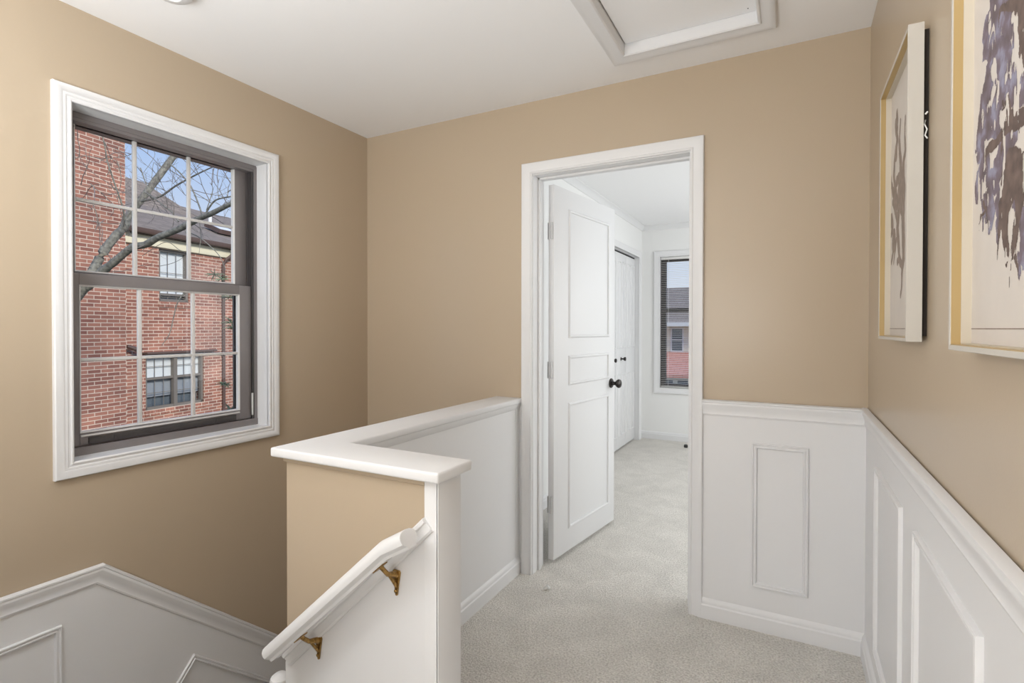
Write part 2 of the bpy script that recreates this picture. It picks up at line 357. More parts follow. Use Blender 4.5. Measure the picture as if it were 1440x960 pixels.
# ------------------------------------------------------------ room shell
f = MB()
f.box(-1.30, XR, 1.15, D, -.25, 0); f.box(-.80, XR, SY, 1.15, -.25, 0); f.box(DX0-.02, DX1+.02, D, DB, -.25, 0)
f.box(BX0-.62, BX1, DB, BY, -.25, 0); f.box(XL, -.80, SY, .06, -.25, 0)
struct(f.build('floor', 'carpet', smooth=False))

c = MB()
HX0, HX1, HY0, HY1 = -.628, -.118, 1.35, 2.197           # hatch hole
h_ = .006
c.box(XL-.2, HX0-h_, SY-.15, DB, H, H+.14); c.box(HX1+h_, XR+.12, SY-.15, DB, H, H+.14)
c.box(HX0-h_, HX1+h_, SY-.15, HY0-h_, H, H+.14); c.box(HX0-h_, HX1+h_, HY1+h_, DB, H, H+.14)
c.box(BX0-.75, BX1+.12, DB, BY+.15, HB, HB+.14)
struct(c.build('ceiling', 'ceiling', smooth=False))

w = MB()
g_ = .010
w.box(XL-.2, XL, SY-.15, WY0-g_, LOW, H); w.box(XL-.2, XL, WY1+g_, DB, LOW, H)
w.box(XL-.2, XL, WY0-g_, WY1+g_, LOW, WZ0-g_); w.box(XL-.2, XL, WY0-g_, WY1+g_, WZ1+g_, H)
struct(w.build('wall_left', 'beige', smooth=False))
w = MB()
w.box(XL, DX0-.018, D, DB-.012, LOW, H); w.box(DX1+.018, XR+.12, D, DB-.012, LOW, H); w.box(DX0-.018, DX1+.018, D, DB-.012, DZ+.018, H)
struct(w.build('wall_back', 'beige', smooth=False))
w = MB()
w.box(BX0-.7, DX0-.018, DB-.012, DB, -.25, HB); w.box(DX1+.018, BX1, DB-.012, DB, -.25, HB); w.box(DX0-.018, DX1+.018, DB-.012, DB, DZ+.018, HB)
struct(w.build('wall_bedroom_near', 'white_wall', smooth=False))
struct(MB().box(XR, XR+.12, SY, D, LOW, H).build('wall_right', 'beige', smooth=False))
struct(MB().box(XL, XR+.12, SY-.12, SY, LOW, H).build('wall_front', 'beige', smooth=False))
# bedroom left wall with the closet opening
CY0, CY1, CZ = 4.56, 6.0, 2.08
w = MB(); w.box(BX0-.1, BX0, DB, CY0, 0, HB); w.box(BX0-.1, BX0, CY1, BY, 0, HB); w.box(BX0-.1, BX0, CY0, CY1, CZ, HB)
w.box(BX0-.7, BX0-.62, DB, BY, 0, HB)
struct(w.build('wall_bedroom_left', 'white_wall', smooth=False))
W2X0, W2X1, W2Z0, W2Z1 = -1.335, -.43, .598, 2.092
w = MB(); w.box(BX0-.7, W2X0-g_, BY, BY+.15, 0, HB); w.box(W2X1+g_, BX1, BY, BY+.15, 0, HB)
w.box(W2X0-g_, W2X1+g_, BY, BY+.15, 0, W2Z0-g_); w.box(W2X0-g_, W2X1+g_, BY, BY+.15, W2Z1+g_, HB)
struct(w.build('wall_bedroom_far', 'white_wall', smooth=False))
struct(MB().box(BX1, BX1+.12, DB-.1, BY+.15, 0, HB).build('wall_bedroom_right', 'white_wall', smooth=False))

# ------------------------------------------------------------ stairs
st = MB()
st.box(-1.02, -.80, .06, 1.105, -1.0, -.193); st.box(-1.24, -1.02, .06, 1.105, -1.0, -.386)
st.box(XL, -1.24, .06, 1.105, -1.0, LAND)
for k in range(7):
    st.box(XL, -1.37, 1.105+.19*k if k == 0 else 1.105+.19*k, min(D, 1.105+.19*(k+1)), LOW, LAND-.193*(k+1))
struct(st.build('staircase', 'carpet', smooth=False))
lw = MB(); lw.box(-1.37, -1.24, 1.105, D, LOW, -.25); lw.box(XL, XR, .0, .06, LOW, 0); lw.box(XL, -.86, 0, .06, 0, .9)
struct(lw.build('wall_under_stairs', 'white', smooth=False))

# half wall: one leg along Y beside the hall, one leg along X above the upper flight
hw = empty('wall_stairwell', (-1.315, 1.15, 0)); struct(hw)
b = MB(); b.box(-1.368, -1.262, 1.105, D, -.25, .885); b.box(-1.262, -.80, 1.105, 1.20, -.25, .885); b.box(-1.368, -.80, 1.105, 1.2, -1.0, -.25)
b.build('wall_core', 'beige', hw, smooth=False)
cap = MB()
# bevelled L-shaped ledge
pts = [(-1.397, 1.068), (-.776, 1.072), (-.776, 1.232), (-1.237, 1.236), (-1.237, D), (-1.397, D)]
cap.prism([(x, y, .885) for x, y in pts], (0, 0, .028), bevel=.006)
cap.build('wall_cap', 'white', hw)
cv = MB()
COVE = [(0, 0), (0, .012), (-.006, .012), (-.016, .007), (-.026, .004), (-.03, 0)]
cv.sweep([(1.20, .885), (D, .885)], False, COVE, (-1.256, 0, 0), Y, Z, X)
cv.build('cove_moulding', 'white', hw)
cv = MB(); cv.sweep([(-1.372, .885), (-.838, .885)], False, [(0, 0), (0, .009), (-.016, .009), (-.018, .006), (-.018, 0)], (0, 1.105, 0), X, Z, NY)
cv.build('beige_bead_moulding', 'beige', hw)
p = MB()
p.box(-.838, -.796, 1.098, 1.105, -.30, .885, .001); p.box(-.80, -.794, 1.098, 1.203, -.30, .885, .001)
p.build('end_post', 'white', hw)
q = MB(); q.box(-1.262, -1.256, 1.20, D, 0, .885); q.box(-1.262, -.80, 1.20, 1.206, 0, .885)
q.box(-1.256, -1.253, D-.045, D, 0, .885); q.box(-1.256, -1.230, D-.006, D, 0, .885)
q.build('hall_side_panelling', 'white', hw, smooth=False)
# white panelling of the stair side, under the sloping rail
def leg_rail_z(x): return .792+(x+.831)*.9517
q = MB()
q.prism([(-1.368, 1.105, -1.0), (-.838, 1.105, -1.0), (-.838, 1.105, leg_rail_z(-.838)-.03), (-1.368, 1.105, leg_rail_z(-1.368)-.03)], (0, -.006, 0))
q.build('stair_side_panelling', 'white', hw, smooth=False)
RAILP = [(0, 0), (0, .012), (-.004, .020), (-.010, .020), (-.013, .016), (-.018, .018), (-.024, .017), (-.040, .010), (-.056, .008), (-.062, .010), (-.068, .008), (-.07, 0)]
SMALLP = [(0, 0), (0, .010), (-.004, .015), (-.012, .015), (-.015, .011), (-.028, .008), (-.036, .010), (-.042, .007), (-.043, 0)]
q = MB(); q.sweep([(-1.372, leg_rail_z(-1.372)), (-.838, leg_rail_z(-.838))], False, SMALLP, (0, 1.101, 0), X, Z, NY)
q.build('chair_rail', 'white', hw)

# ------------------------------------------------------------ mouldings
CAS = [(0, 0), (0, .010), (.004, .013), (.009, .013), (.012, .010), (.020, .012), (.034, .017), (.046, .0195), (.054, .0195), (.057, .016), (.058, 0)]
WCAS = [(0, 0), (0, .014), (.004, .017), (.008, .017), (.010, .013), (.016, .013), (.019, .016), (.024, .017), (.028, .016), (.031, .018), (.037, .0205), (.044, .0215), (.050, .0215), (.055, .020), (.058, .016), (.058, 0)]
PANP = [(0, 0), (0, .004), (.003, .009), (.007, .009), (.009, .006), (.013, .006), (.016, .011), (.019, .010), (.021, .004), (.021, 0)]
BASEP = [(0, 0), (0, .014), (.058, .014), (.064, .010), (.074, .010), (.082, .006), (.088, 0)]   # u up

def trimobj(name, mb, m='white', parent=None): 
    o = mb.build(name, m, parent)
    if parent is None: struct(o)
    return o

# back wall, right of the door
wb = trimobj('trim_1', MB().box(-.345, XR, D-.006, D, 0, .93))
wb['label'] = 'white wainscot right of the bedroom doorway'
trimobj('chair_rail', MB().sweep([(-.345, .965), (XR, .965)], False, RAILP, (0, D-.004, 0), X, Z, NY), parent=wb)
trimobj('panel_moulding', MB().sweep(rect(-.124, .045, .203, .770), True, PANP, (0, D-.006, 0), X, Z, NY), parent=wb)
bb = MB(); bb.sweep([(-.345, 0), (XR-.008, 0)], False, BASEP, (0, D-.006, 0), X, Z, NY); struct(bb.build('baseboard_back', 'white'))
# right wall
wr = trimobj('trim_2', MB().box(XR-.006, XR, SY, D, 0, .93))
wr['label'] = 'white wainscot along the right wall'
trimobj('chair_rail', MB().sweep([(-D, .968), (-SY, .968)], False, RAILP, (XR-.004, 0, 0), NY, Z, NX), parent=wr)
for y0, y1 in ((1.703, 2.12), (1.052, 1.484), (.42, .84), (-.22, .2), (-.86, -.44), (-1.5, -1.08)):
    trimobj('panel_moulding', MB().sweep(rect(-y1, -y0, .203, .790), True, PANP, (XR-.006, 0, 0), NY, Z, NX), parent=wr)
bb = MB(); bb.sweep([(-D+.006, 0), (-SY, 0)], False, BASEP, (XR-.006, 0, 0), NY, Z, NX); struct(bb.build('baseboard_right', 'white'))
bb = MB(); bb.sweep([(1.206, 0), (D, 0)], False, BASEP, (-1.256, 0, 0), Y, Z, X); struct(bb.build('baseboard_stairwell', 'white'))
# left wall: level over the landing, then down with the lower flight
YA, ZA = 1.036, .384
zb = lambda y: ZA-.872*(y-YA)
wl = MB(); wl.prism([(XL, .06, LAND), (XL, .06, ZA-.03), (XL, YA, ZA-.03), (XL, D, zb(D)-.03), (XL, D, LOW), (XL, YA, LOW)], (.006, 0, 0))
wl = trimobj('trim_3', wl); wl['label'] = 'white wainscot following the stairs on the left wall'
trimobj('chair_rail', MB().sweep([(.06, ZA), (YA, ZA), (D, zb(D))], False, RAILP, (XL+.004, 0, 0), Y, Z, X), parent=wl)
trimobj('panel_moulding', MB().sweep(rect(.35, .884, -.30, .193), True, PANP, (XL+.006, 0, 0), Y, Z, X), parent=wl)
# tilted panel under the sloping rail
cx, cz = 1.376, -.148; ux, uz = .7535, -.657; px_, pz_ = -.657, -.7535
L_, W_ = .62, .30
P4 = [(cx, cz), (cx+ux*L_, cz+uz*L_), (cx+ux*L_+px_*W_, cz+uz*L_+pz_*W_), (cx+px_*W_, cz+pz_*W_)]
trimobj('panel_moulding', MB().sweep(P4, True, [(-u, v) for u, v in PANP], (XL+.006, 0, 0), Y, Z, X), parent=wl)

# ------------------------------------------------------------ bedroom doorway and door
d1 = empty('door_1', (-1.128, 2.612, 0), math.radians(81.9)); struct(d1)
LEAF = MB().box(0, .755, 0, .035, .022, 2.048, .0015).build('door_leaf', 'white', d1, local=True)
for z0, z1 in ((1.238, 1.925), (.972, 1.105), (.165, .840)):
    MB().sweep(rect(.172, .652, z0, z1), True, [(0, 0), (0, .003), (.003, .008), (.009, .009), (.014, .006), (.017, .002), (.017, 0)], (0, 0, 0), X, Z, NY).build('panel_moulding', 'white', LEAF, local=True)
KN = [(.0, 0), (.031, 0), (.031, .004), (.026, .009), (.013, .012), (.011, .03), (.016, .036), (.025, .044), (.0285, .054), (.026, .063), (.016, .069), (0, .070)]
k = MB().lathe(KN, (.705, 0, .922), NY).build('knob', 'bronze', LEAF, local=True); k['label'] = 'dark bronze knob'
k = MB().lathe(KN, (.705, .035, .922), Y).build('knob', 'bronze', LEAF, local=True); k['label'] = 'dark bronze knob'
MB().box(.7548, .7562, .006, .029, .89, .955).build('latch_plate', 'bronze', LEAF, local=True)
for z in (.32, 1.05, 1.80):
    h = MB(); h.tube([(-.008, .012, z-.045), (-.008, .012, z+.045)], .006, 10)
    for q in range(4): h.tube([(-.008, .012, z-.045+.0225*q+.002), (-.008, .012, z-.045+.0225*q+.02)], .0072, 10)
    h.box(-.008, .03, -.0005+.0345, .0362, z-.045, z+.045)
    h.build('hinge', 'steel', LEAF, local=True)
cs = MB(); cs.sweep([(DX0-.004, 0), (DX0-.004, DZ+.004), (DX1+.004, DZ+.004), (DX1+.004, 0)], False, CAS, (0, D, 0), X, Z, NY)
cs.sweep([(DX0-.004, 0), (DX0-.004, DZ+.004), (DX1+.004, DZ+.004), (DX1+.004, 0)], False, CAS, (0, DB, 0), X, Z, Y)
struct(cs.build('trim_4', 'white'))
j = MB()
for x0, x1 in ((DX0-.018, DX0), (DX1, DX1+.018)): j.box(x0, x1, D, DB, 0, DZ)
j.box(DX0-.018, DX1+.018, D, DB, DZ, DZ+.018)
j.box(DX0, DX0+.011, D+.055, D+.09, 0, DZ, .002); j.box(DX1-.011, DX1, D+.055, D+.09, 0, DZ, .002); j.box(DX0, DX1, D+.055, D+.09, DZ-.011, DZ, .002)
struct(j.build('trim_5', 'white'))

# ------------------------------------------------------------ landing window
w1 = empty('window_1', (XL-.1, (WY0+WY1)/2, WZ0)); struct(w1)
MB().sweep(rect(WY0, WY1, WZ0, WZ1), True, WCAS, (XL, 0, 0), Y, Z, X).build('casing', 'white', w1)
j = MB(); j.sweep(rect(WY0, WY1, WZ0, WZ1), True, [(0, -.125), (0, .003), (.009, .003), (.009, -.125)], (XL, 0, 0), Y, Z, X)
j.build('jamb', 'white', w1)
FX = XL-.075
fr = MB()
fr.sweep(rect(WY0+.022, WY1-.022, WZ0+.028, WZ1-.028), True, [(0, -.11), (0, -.085), (.006, -.085), (.006, -.078), (0, -.078), (0, -.05), (.008, -.05), (.008, -.043), (0, -.043), (0, -.012), (.006, -.012), (.006, 0), (.022, 0), (.022, -.11)], (FX, 0, 0), Y, Z, X)
fr.box(FX-.11, FX+.003, WY0, WY1, WZ0, WZ0+.031); fr.box(FX-.11, FX-.004, WY0, WY1, WZ1-.034, WZ1)
fr.build('outer_frame', 'frame_dark', w1)
tk = MB()
for y in (WY1-.024, WY0+.020): tk.box(FX-.042, FX-.016, y, y+.004, WZ0+.03, WZ1-.034).box(FX-.010, FX-.004, y-.002, y+.006, WZ0+.031, WZ1-.034)
tk.box(XL-.184, XL-.172, 1.693, 1.731, WZ0+.032, 1.44)
tk.build('sash_track', 'track', w1)
def sash(name, xf, z0, z1, zg0, zg1, yv, zh):
    s_ = MB(); y0, y1 = WY0+.026, WY1-.026; g0, g1 = 1.004, 1.664
    s_.box(xf-.03, xf, y0, g0, z0, z1, .002); s_.box(xf-.03, xf, g1, y1, z0, z1, .002)
    s_.box(xf-.03, xf, g0, g1, z0, zg0, .002); s_.box(xf-.03, xf, g0, g1, zg1, z1, .002)
    s_ = s_.build(name, 'frame_dark', w1)
    MB().sweep(rect(g0+.006, g1-.006, zg0+.006, zg1-.006), True, [(0, -.02), (0, -.004), (.006, .001), (.006, -.02)], (xf, 0, 0), Y, Z, X).build('glazing_bead', 'alu', s_)
    m_ = MB()
    for y in yv: m_.box(xf-.019, xf-.006, y-.008, y+.008, zg0, zg1, .003)
    m_.box(xf-.018, xf-.007, g0, g1, zh-.007, zh+.007, .003)
    m_.build('muntin_grid', 'alu', s_)
    MB().box(xf-.024, xf-.021, g0, g1, zg0, zg1).build('glass_pane', 'glass', s_, smooth=False)
    return s_
us = sash('upper_sash', FX-.047, 1.448, WZ1-.03, 1.492, 2.062, (1.221, 1.446), 1.772)
ls = sash('lower_sash', FX-.012, WZ0+.034, 1.484, .872, 1.440, (1.219, 1.442), 1.152)
MB().box(FX-.012, FX-.004, 1.03, 1.64, .826, .852, .001).box(FX-.006, FX-.002, 1.115, 1.121, .826, .85).box(FX-.006, FX-.002, 1.54, 1.546, .826, .85).build('lift_rail', 'track', ls)
MB().box(FX-.013, FX-.005, 1.005, 1.66, .858, .865, .001).build('weather_strip', 'alu', ls)
MB().box(FX-.006, FX+.002, WY1-.03, WY1-.024, .84, .95, .001).build('tilt_latch', 'alu', w1)

# ------------------------------------------------------------ handrails
HRP = [(-.022, -.015), (-.015, -.017), (-.011, -.023), (-.006, -.029), (.003, -.031), (.012, -.029), (.019, -.023), (.023, -.013), (.0245, 0), (.023, .013), (.019, .023), (.012, .029), (.003, .031), (-.006, .029), (-.011, .023), (-.015, .017), (-.022, .015)]
hr = empty('handrail', (-1.10, 1.10, .60))
r = MB(); r.sweep([(-1.342, .324), (-.905, .714), (-.834, .754)], False, HRP, (0, 1.032, 0), X, Z, NY)
r.build('rail', 'white', hr)
tag(hr, 'white painted handrail with brass brackets sloping down the beige half wall', 'handrail')
def bracket(x, zp):
    b = MB()
    # wall plate: wide at the top, tapering to a point below
    y = 1.0985
    b.prism([(x-.013, y, zp+.004), (x-.010, y, zp+.010), (x+.010, y, zp+.010), (x+.013, y, zp+.004), (x+.007, y, zp-.030), (x+.003, y, zp-.058), (x-.003, y, zp-.058), (x-.007, y, zp-.030)], (0, -.006, 0), bevel=.0015)
    zr = hrz(x)-.026
    b.tube([(x, 1.094, zp-.002), (x, 1.078, zp+.006), (x, 1.060, zp+.013), (x, 1.042, zr-.014), (x, 1.034, zr-.004), (x, 1.032, zr+.004)], [.0095, .0075, .0062, .0060, .0068, .0085], 12)
    b.tube([(x, 1.095, zp-.034), (x, 1.08, zp-.012), (x, 1.064, zp+.010)], [.005, .0045, .004], 10)
    b.lathe([(0, 0), (.004, .001), (.0045, .003), (.002, .0045), (0, .005)], (x, 1.0925, zp-.045), NY, 10)
    # saddle under the rail, lying along its slope
    t = Vector((.746, 0, .666)); c_ = Vector((x, 1.032, hrz(x)-.033)); n_ = Vector((-.666, 0, .746))
    b.prism([c_-t*.022+Vector((0, .010, 0)), c_+t*.022+Vector((0, .010, 0)), c_+t*.022-Vector((0, .010, 0)), c_-t*.022-Vector((0, .010, 0))], n_*.004, bevel=.001)
    o = b.build('bracket', 'brass', hr); o['label'] = 'aged brass bracket'
    return o
def hrz(x): return .714+(x+.905)*.8924
bracket(-.928, .620); bracket(-1.221, .362)
# lower flight rail: only its rounded top end shows at the foot of the half wall
h2 = empty('handrail', (-1.45, 1.5, -.2))
r = MB(); r.sweep([(1.10, .115), (1.16, .115), (2.40, -.967)], False, HRP, (-1.432, 0, 0), Y, Z, X)
r.lathe([(0, -.006), (.018, 0), (.030, .014), (.033, .03), (.028, .046), (.016, .056), (0, .060)], (-1.432, 1.13, .120), Z, 20)
r.build('rail', 'white', h2)
b_ = MB()
for yy in (1.30, 2.0):
    zz = .115-.872*(yy-1.16)
    b_ = MB(); b_.tube([(-1.37, yy, zz-.07), (-1.40, yy, zz-.065), (-1.43, yy, zz-.02)], [.009, .006, .007], 10); b_.box(-1.374, -1.368, yy-.012, yy+.012, zz-.12, zz-.05, .002)
    b_.build('bracket', 'brass', h2)
tag(h2, 'rounded white end of the lower stair handrail at the foot of the half wall', 'handrail')

# ------------------------------------------------------------ ceiling: attic hatch and smoke detector
ah = empty('attic_hatch', ((HX0+HX1)/2, (HY0+HY1)/2, H))
tag(ah, 'white framed attic access hatch in the ceiling', 'hatch')
HP = [(0, .012), (.005, .016), (.010, .016), (.013, .011), (.024, .013), (.040, .018), (.054, .021), (.060, .020), (.064, .014), (.064, 0), (.005, 0), (.005, -.05), (0, -.05)]
MB().sweep(rect(HX0, HX1, HY0, HY1), True, HP, (0, 0, H), X, Y, NZ).build('trim_frame', 'white', ah)
MB().box(HX0+.004, HX1-.004, HY0+.004, HY1-.004, H+.032, H+.045).build('hatch_panel', 'ceiling', ah)
MB().lathe([(0, 0), (.0025, 0), (.0025, .0008), (0, .001)], (-.15, 2.165, H+.032), NZ, 8).build('screw', 'black', ah)
MB().box(HX0, HX1, HY0-.02, HY1+.03, H+.05, H+.06).build('hatch_lid', 'track', ah)  # coloured dark so the gap round the panel looks shaded

sd = MB(); sd.lathe([(0, 0), (.068, 0), (.068, .012), (.062, .026), (.050, .033), (.030, .035), (.028, .031), (.012, .031), (.010, .036), (0, .036)], (-1.875, 1.055, H), NZ, 32)
sd = sd.build('smoke_detector', 'white')
tag(sd, 'round white smoke detector on the ceiling above the stair landing', 'smoke detector')
MB().lathe([(0, 0), (.005, 0), (.005, .002), (0, .002)], (-1.875+.04, 1.055+.02, H-.0335), NZ, 10).build('test_button', 'track', sd, local=True)

# ------------------------------------------------------------ pictures on the right wall
import numpy as np
def value_noise(Yg, Zg, fy, fz, seed):
    r = np.random.RandomState(seed); T = r.rand(256, 256)
    u = Yg*fy+31.7; v = Zg*fz+17.3; iu = np.floor(u).astype(int); iv = np.floor(v).astype(int); a = u-iu; b = v-iv
    a = a*a*(3-2*a); b = b*b*(3-2*b); g = lambda i, j: T[i % 256, j % 256]
    return (g(iu, iv)*(1-a)+g(iu+1, iv)*a)*(1-b)+(g(iu, iv+1)*(1-a)+g(iu+1, iv+1)*a)*b
def ink_field(strokes, y0, y1, z0, z1, cell, warp, seed):
    """signed distance (negative inside) of tapered brush strokes on the sheet, with frayed edges"""
    Yg, Zg = np.meshgrid(np.arange(y0, y1, cell)+cell/2, np.arange(z0, z1, cell)+cell/2)
    wy = Yg+(value_noise(Yg, Zg, 70, 40, seed)-.5)*warp+(value_noise(Yg, Zg, 190, 90, seed+1)-.5)*warp*.6
    wz = Zg+(value_noise(Yg, Zg, 60, 40, seed+2)-.5)*warp*1.5
    F = np.full(Yg.shape, 9.)
    for pts, w0, w1 in strokes:
        n = len(pts)-1; L = [0]
        for i in range(n): L.append(L[-1]+math.hypot(pts[i+1][0]-pts[i][0], pts[i+1][1]-pts[i][1]))
        for i in range(n):
            (ay, az), (by, bz) = pts[i], pts[i+1]; dy, dz = by-ay, bz-az; q = dy*dy+dz*dz
            if q < 1e-9: continue
            t = np.clip(((wy-ay)*dy+(wz-az)*dz)/q, 0, 1); f = (L[i]+t*(L[i+1]-L[i]))/max(L[-1], 1e-6)
            F = np.minimum(F, np.hypot(wy-ay-dy*t, wz-az-dz*t)-(w0+(w1-w0)*f)/2)
    return Yg, Zg, F
def ink_mesh(mb, Yg, Zg, mask, x, cell):
    """inked cells joined into horizontal runs, one flat layer"""
    ny = mask.shape[1]; vs = []; fs = []
    for r in range(mask.shape[0]):
        row = mask[r]; c = 0; z = Zg[r, 0]
        while c < ny:
            if row[c]:
                e = c
                while e+1 < ny and row[e+1]: e += 1
                k = len(vs); ya = Yg[r, c]-cell/2; yb = Yg[r, e]+cell/2
                vs += [(x, ya, z-cell/2), (x, ya, z+cell/2), (x, yb, z+cell/2), (x, yb, z-cell/2)]; fs.append((k, k+1, k+2, k+3)); c = e+1
            else: c += 1
    mb.add(vs, fs)

def picture(name, y0, y1, z0, z1, label):
    """y0 nearer the viewer; the shadow box hangs 11 mm off the wall"""
    e = empty(name, (XR-.011, (y0+y1)/2, z0)); tag(e, label, 'framed picture')
    o = (XR-.011, 0, 0); R_ = rect(-y1+.008, -y0-.008, z0+.008, z1-.008)
    MB().sweep(R_, True, [(0, 0), (0, .0285), (.0008, .029), (.0072, .029), (.008, .0282), (.008, 0)], o, NY, Z, NX).build('frame', 'cream_frame', e)
    g = MB().sweep(R_, True, [(-.0012, .0155), (-.0012, .0275), (0, .0275), (0, .0155)], o, NY, Z, NX).build('gold_lining', 'gold', e); g['label'] = 'gold lining'
    MB().sweep(R_, True, [(-.003, .002), (-.003, .0155), (0, .0155), (0, .002)], o, NY, Z, NX).build('spacer', 'spacer', e)
    MB().box(XR-.0135, XR-.0115, y0+.008, y1-.008, z0+.008, z1-.008).build('paper', 'paper', e)
    MB().box(XR-.0113, XR-.0005, y0+.012, y1-.012, z0+.012, z1-.012).build('backing_board', 'backing', e)
    return e
yc = {}
P1 = picture('picture_frame', 1.448, 1.868, 1.2465, 1.948, 'farther of the two cream shadow box frames, holding a faded brown bare tree print')
S1 = [(pts, w0*.8, w1*.8) for k_, pts, w0, w1 in ART_ONE]+[([(2*1.60-y, z+.008) for y, z in pts], w0*.8, w1*.8) for k_, pts, w0, w1 in ART_ONE]
Yg, Zg, F1 = ink_field(S1, 1.462, 1.852, 1.30, 1.90, .0014, .005, 5)
a = MB(); ink_mesh(a, Yg, Zg, F1 < 0, XR-.0138, .0014)
a.build('tree_print', 'ink_faded', P1, smooth=False, recalc=False)
MB().box(XR-.0139, XR-.0136, 1.456, 1.86, 1.2745, 1.2765).build('print_border_line', 'ink_faded', P1)
hk = MB(); hk.tube([(XR-.006, 1.457, 1.735), (XR-.009, 1.452, 1.725), (XR-.005, 1.449, 1.712), (XR-.008, 1.452, 1.70), (XR-.004, 1.449, 1.692)], .0014, 6)
hk.tube([(XR-.004, 1.449, 1.75), (XR-.008, 1.448, 1.745)], .0018, 6); hk.build('hanging_wire', 'cord', P1)
P2 = picture('picture_frame', .655, 1.087, 1.2415, 1.945, 'nearer cream shadow box frame, holding a mauve and brown weeping tree print')
TR = .79; FO = []; BR = []
for mir in (0, 1):
    for k_, pts, w0, w1 in ART_TWO:
        (FO if k_ == 'F' else BR).append(([(2*TR-y if mir else y, z-.006*mir) for y, z in pts], w0, w1))
for i in range(40):                                   # crown higher up the sheet
    y = TR+random.uniform(-.10, .10); z = random.uniform(1.80, 1.89)-abs(y-TR)*.5
    FO.append(([(y, z), (y+random.uniform(-.01, .01), z-.03), (y+random.uniform(-.012, .012), z-.07)], .024, .006))
for i in range(150):                                  # frayed tips
    k_, pts, w0, w1 = random.choice(ART_TWO); y, z = random.choice(pts[1:]); s_ = random.choice((-1, 1))
    if random.random() < .4: y = 2*TR-y
    L_ = random.uniform(.014, .034); y += s_*random.uniform(.0, .010)
    (FO if k_ == 'F' else BR).append(([(y, z), (y+s_*L_*.2, z-L_*.5), (y+s_*L_*.22, z-L_)], random.uniform(.005, .010), .001))
Yg, Zg, FF = ink_field(FO, .666, 1.076, 1.29, 1.93, .0013, .012, 21)
_, _, FB = ink_field(BR, .666, 1.076, 1.29, 1.93, .0013, .008, 33)
lace = value_noise(Yg, Zg, 75, 26, 50)*.6+value_noise(Yg, Zg, 150, 60, 51)*.4       # slots of bare paper between the fronds
fol = (FF < .0032) & ((lace > .335) | (FF < -.016))
tru = (FB < 0) & ((lace > .27) | (FB < -.008))
fol &= ~tru
a = MB(); b = MB(); ink_mesh(a, Yg, Zg, fol, XR-.0138, .0013); ink_mesh(b, Yg, Zg, tru, XR-.0138, .0013)
a.build('foliage_print', 'ink_mauve', P2, smooth=False, recalc=False)['label'] = 'mauve ink foliage'
b.build('trunk_print', 'ink_brown', P2, smooth=False, recalc=False)['label'] = 'dark brown ink trunk and branches'
MB().box(XR-.0139, XR-.0136, .663, 1.079, 1.2745, 1.2762).build('print_border_line', 'ink_faded', P2)

# ------------------------------------------------------------ bedroom: closet, window, trims
cs = MB(); cs.sweep([(-CY1-.004, 0), (-CY1-.004, CZ+.004), (-CY0+.004, CZ+.004), (-CY0+.004, 0)], False, [(u*1.15, v) for u, v in CAS], (BX0, 0, 0), NY, Z, X)
j = cs; j.box(BX0-.1, BX0, CY1-.001, CY1+.012, 0, CZ); j.box(BX0-.1, BX0, CY0-.012, CY0+.001, 0, CZ); j.box(BX0-.1, BX0, CY0, CY1, CZ-.001, CZ+.012)
struct(cs.build('trim_6', 'white'))
cd = empty('door_2', (BX0-.04, (CY0+CY1)/2, 0)); struct(cd)
XF = BX0-.040
for k in range(4):
    y0 = CY0+.004+k*.3585; y1 = y0+.3535
    lf = MB().box(XF-.03, XF, y0, y1, .02, CZ-.018, .002).build('closet_leaf', 'white', cd)
    g = MB()
    for (a0, a1) in ((y0+.05, y0+.15), (y0+.20, y0+.305)):
        for (z0, z1, arch) in ((.16, .78, 0), (1.08, 1.94, 1)):
            am = (a0+a1)/2
            pth = [(-a1, z0), (-a1, z1), (-(a1*.8+am*.2), z1+.02*arch), (-am, z1+.028*arch+.0001), (-(a0*.8+am*.2), z1+.02*arch), (-a0, z1), (-a0, z0)]
            g.sweep(pth, True, [(0, 0), (.003, .007), (.008, .009), (.013, .007), (.016, 0)], (XF, 0, 0), NY, Z, X)
    g.build('panel_moulding', 'white', lf)
    if k in (1, 2):
        yk = 5.115 if k == 1 else 5.445
        MB().lathe([(0, 0), (.019, 0), (.019, .004), (.008, .007), (.008, .026), (.018, .034), (.022, .044), (.017, .053), (0, .056)], (XF, yk, .955), X, 16).build('knob', 'bronze', lf)['label'] = 'small black knob'
MB().box(XF-.03, XF-.004, CY0+.01, CY1-.01, CZ-.012, CZ-.001).build('door_track', 'black', cd)
CR = [(0, 0), (0, .045), (-.008, .045), (-.014, .034), (-.030, .022), (-.044, .010), (-.052, .008), (-.056, 0)]
cr = MB(); cr.sweep([(BX0, HB), (BX1, HB)], False, CR, (0, BY, 0), X, Z, NY); cr.sweep([(-BY, HB), (-DB, HB)], False, CR, (BX0, 0, 0), NY, Z, X)
cr.sweep([(-BX1, HB), (-BX0, HB)], False, CR, (0, DB, 0), NX, Z, Y); struct(cr.build('trim_7', 'white'))
bb = MB(); bb.sweep([(BX0, 0), (BX1, 0)], False, BASEP, (0, BY, 0), X, Z, NY)
bb.sweep([(-CY0+.08, 0), (-DB, 0)], False, BASEP, (BX0, 0, 0), NY, Z, X); struct(bb.build('baseboard_bedroom', 'white'))
w2 = empty('window_2', (-.9, BY, W2Z0)); struct(w2)
MB().sweep(rect(W2X0, W2X1, W2Z0, W2Z1), True, [(u*1.18, v) for u, v in CAS], (0, BY, 0), X, Z, NY).build('casing', 'white', w2)
MB().sweep(rect(W2X0, W2X1, W2Z0, W2Z1), True, [(0, -.14), (0, .003), (.009, .003), (.009, -.14)], (0, BY, 0), X, Z, NY).build('jamb', 'white', w2)
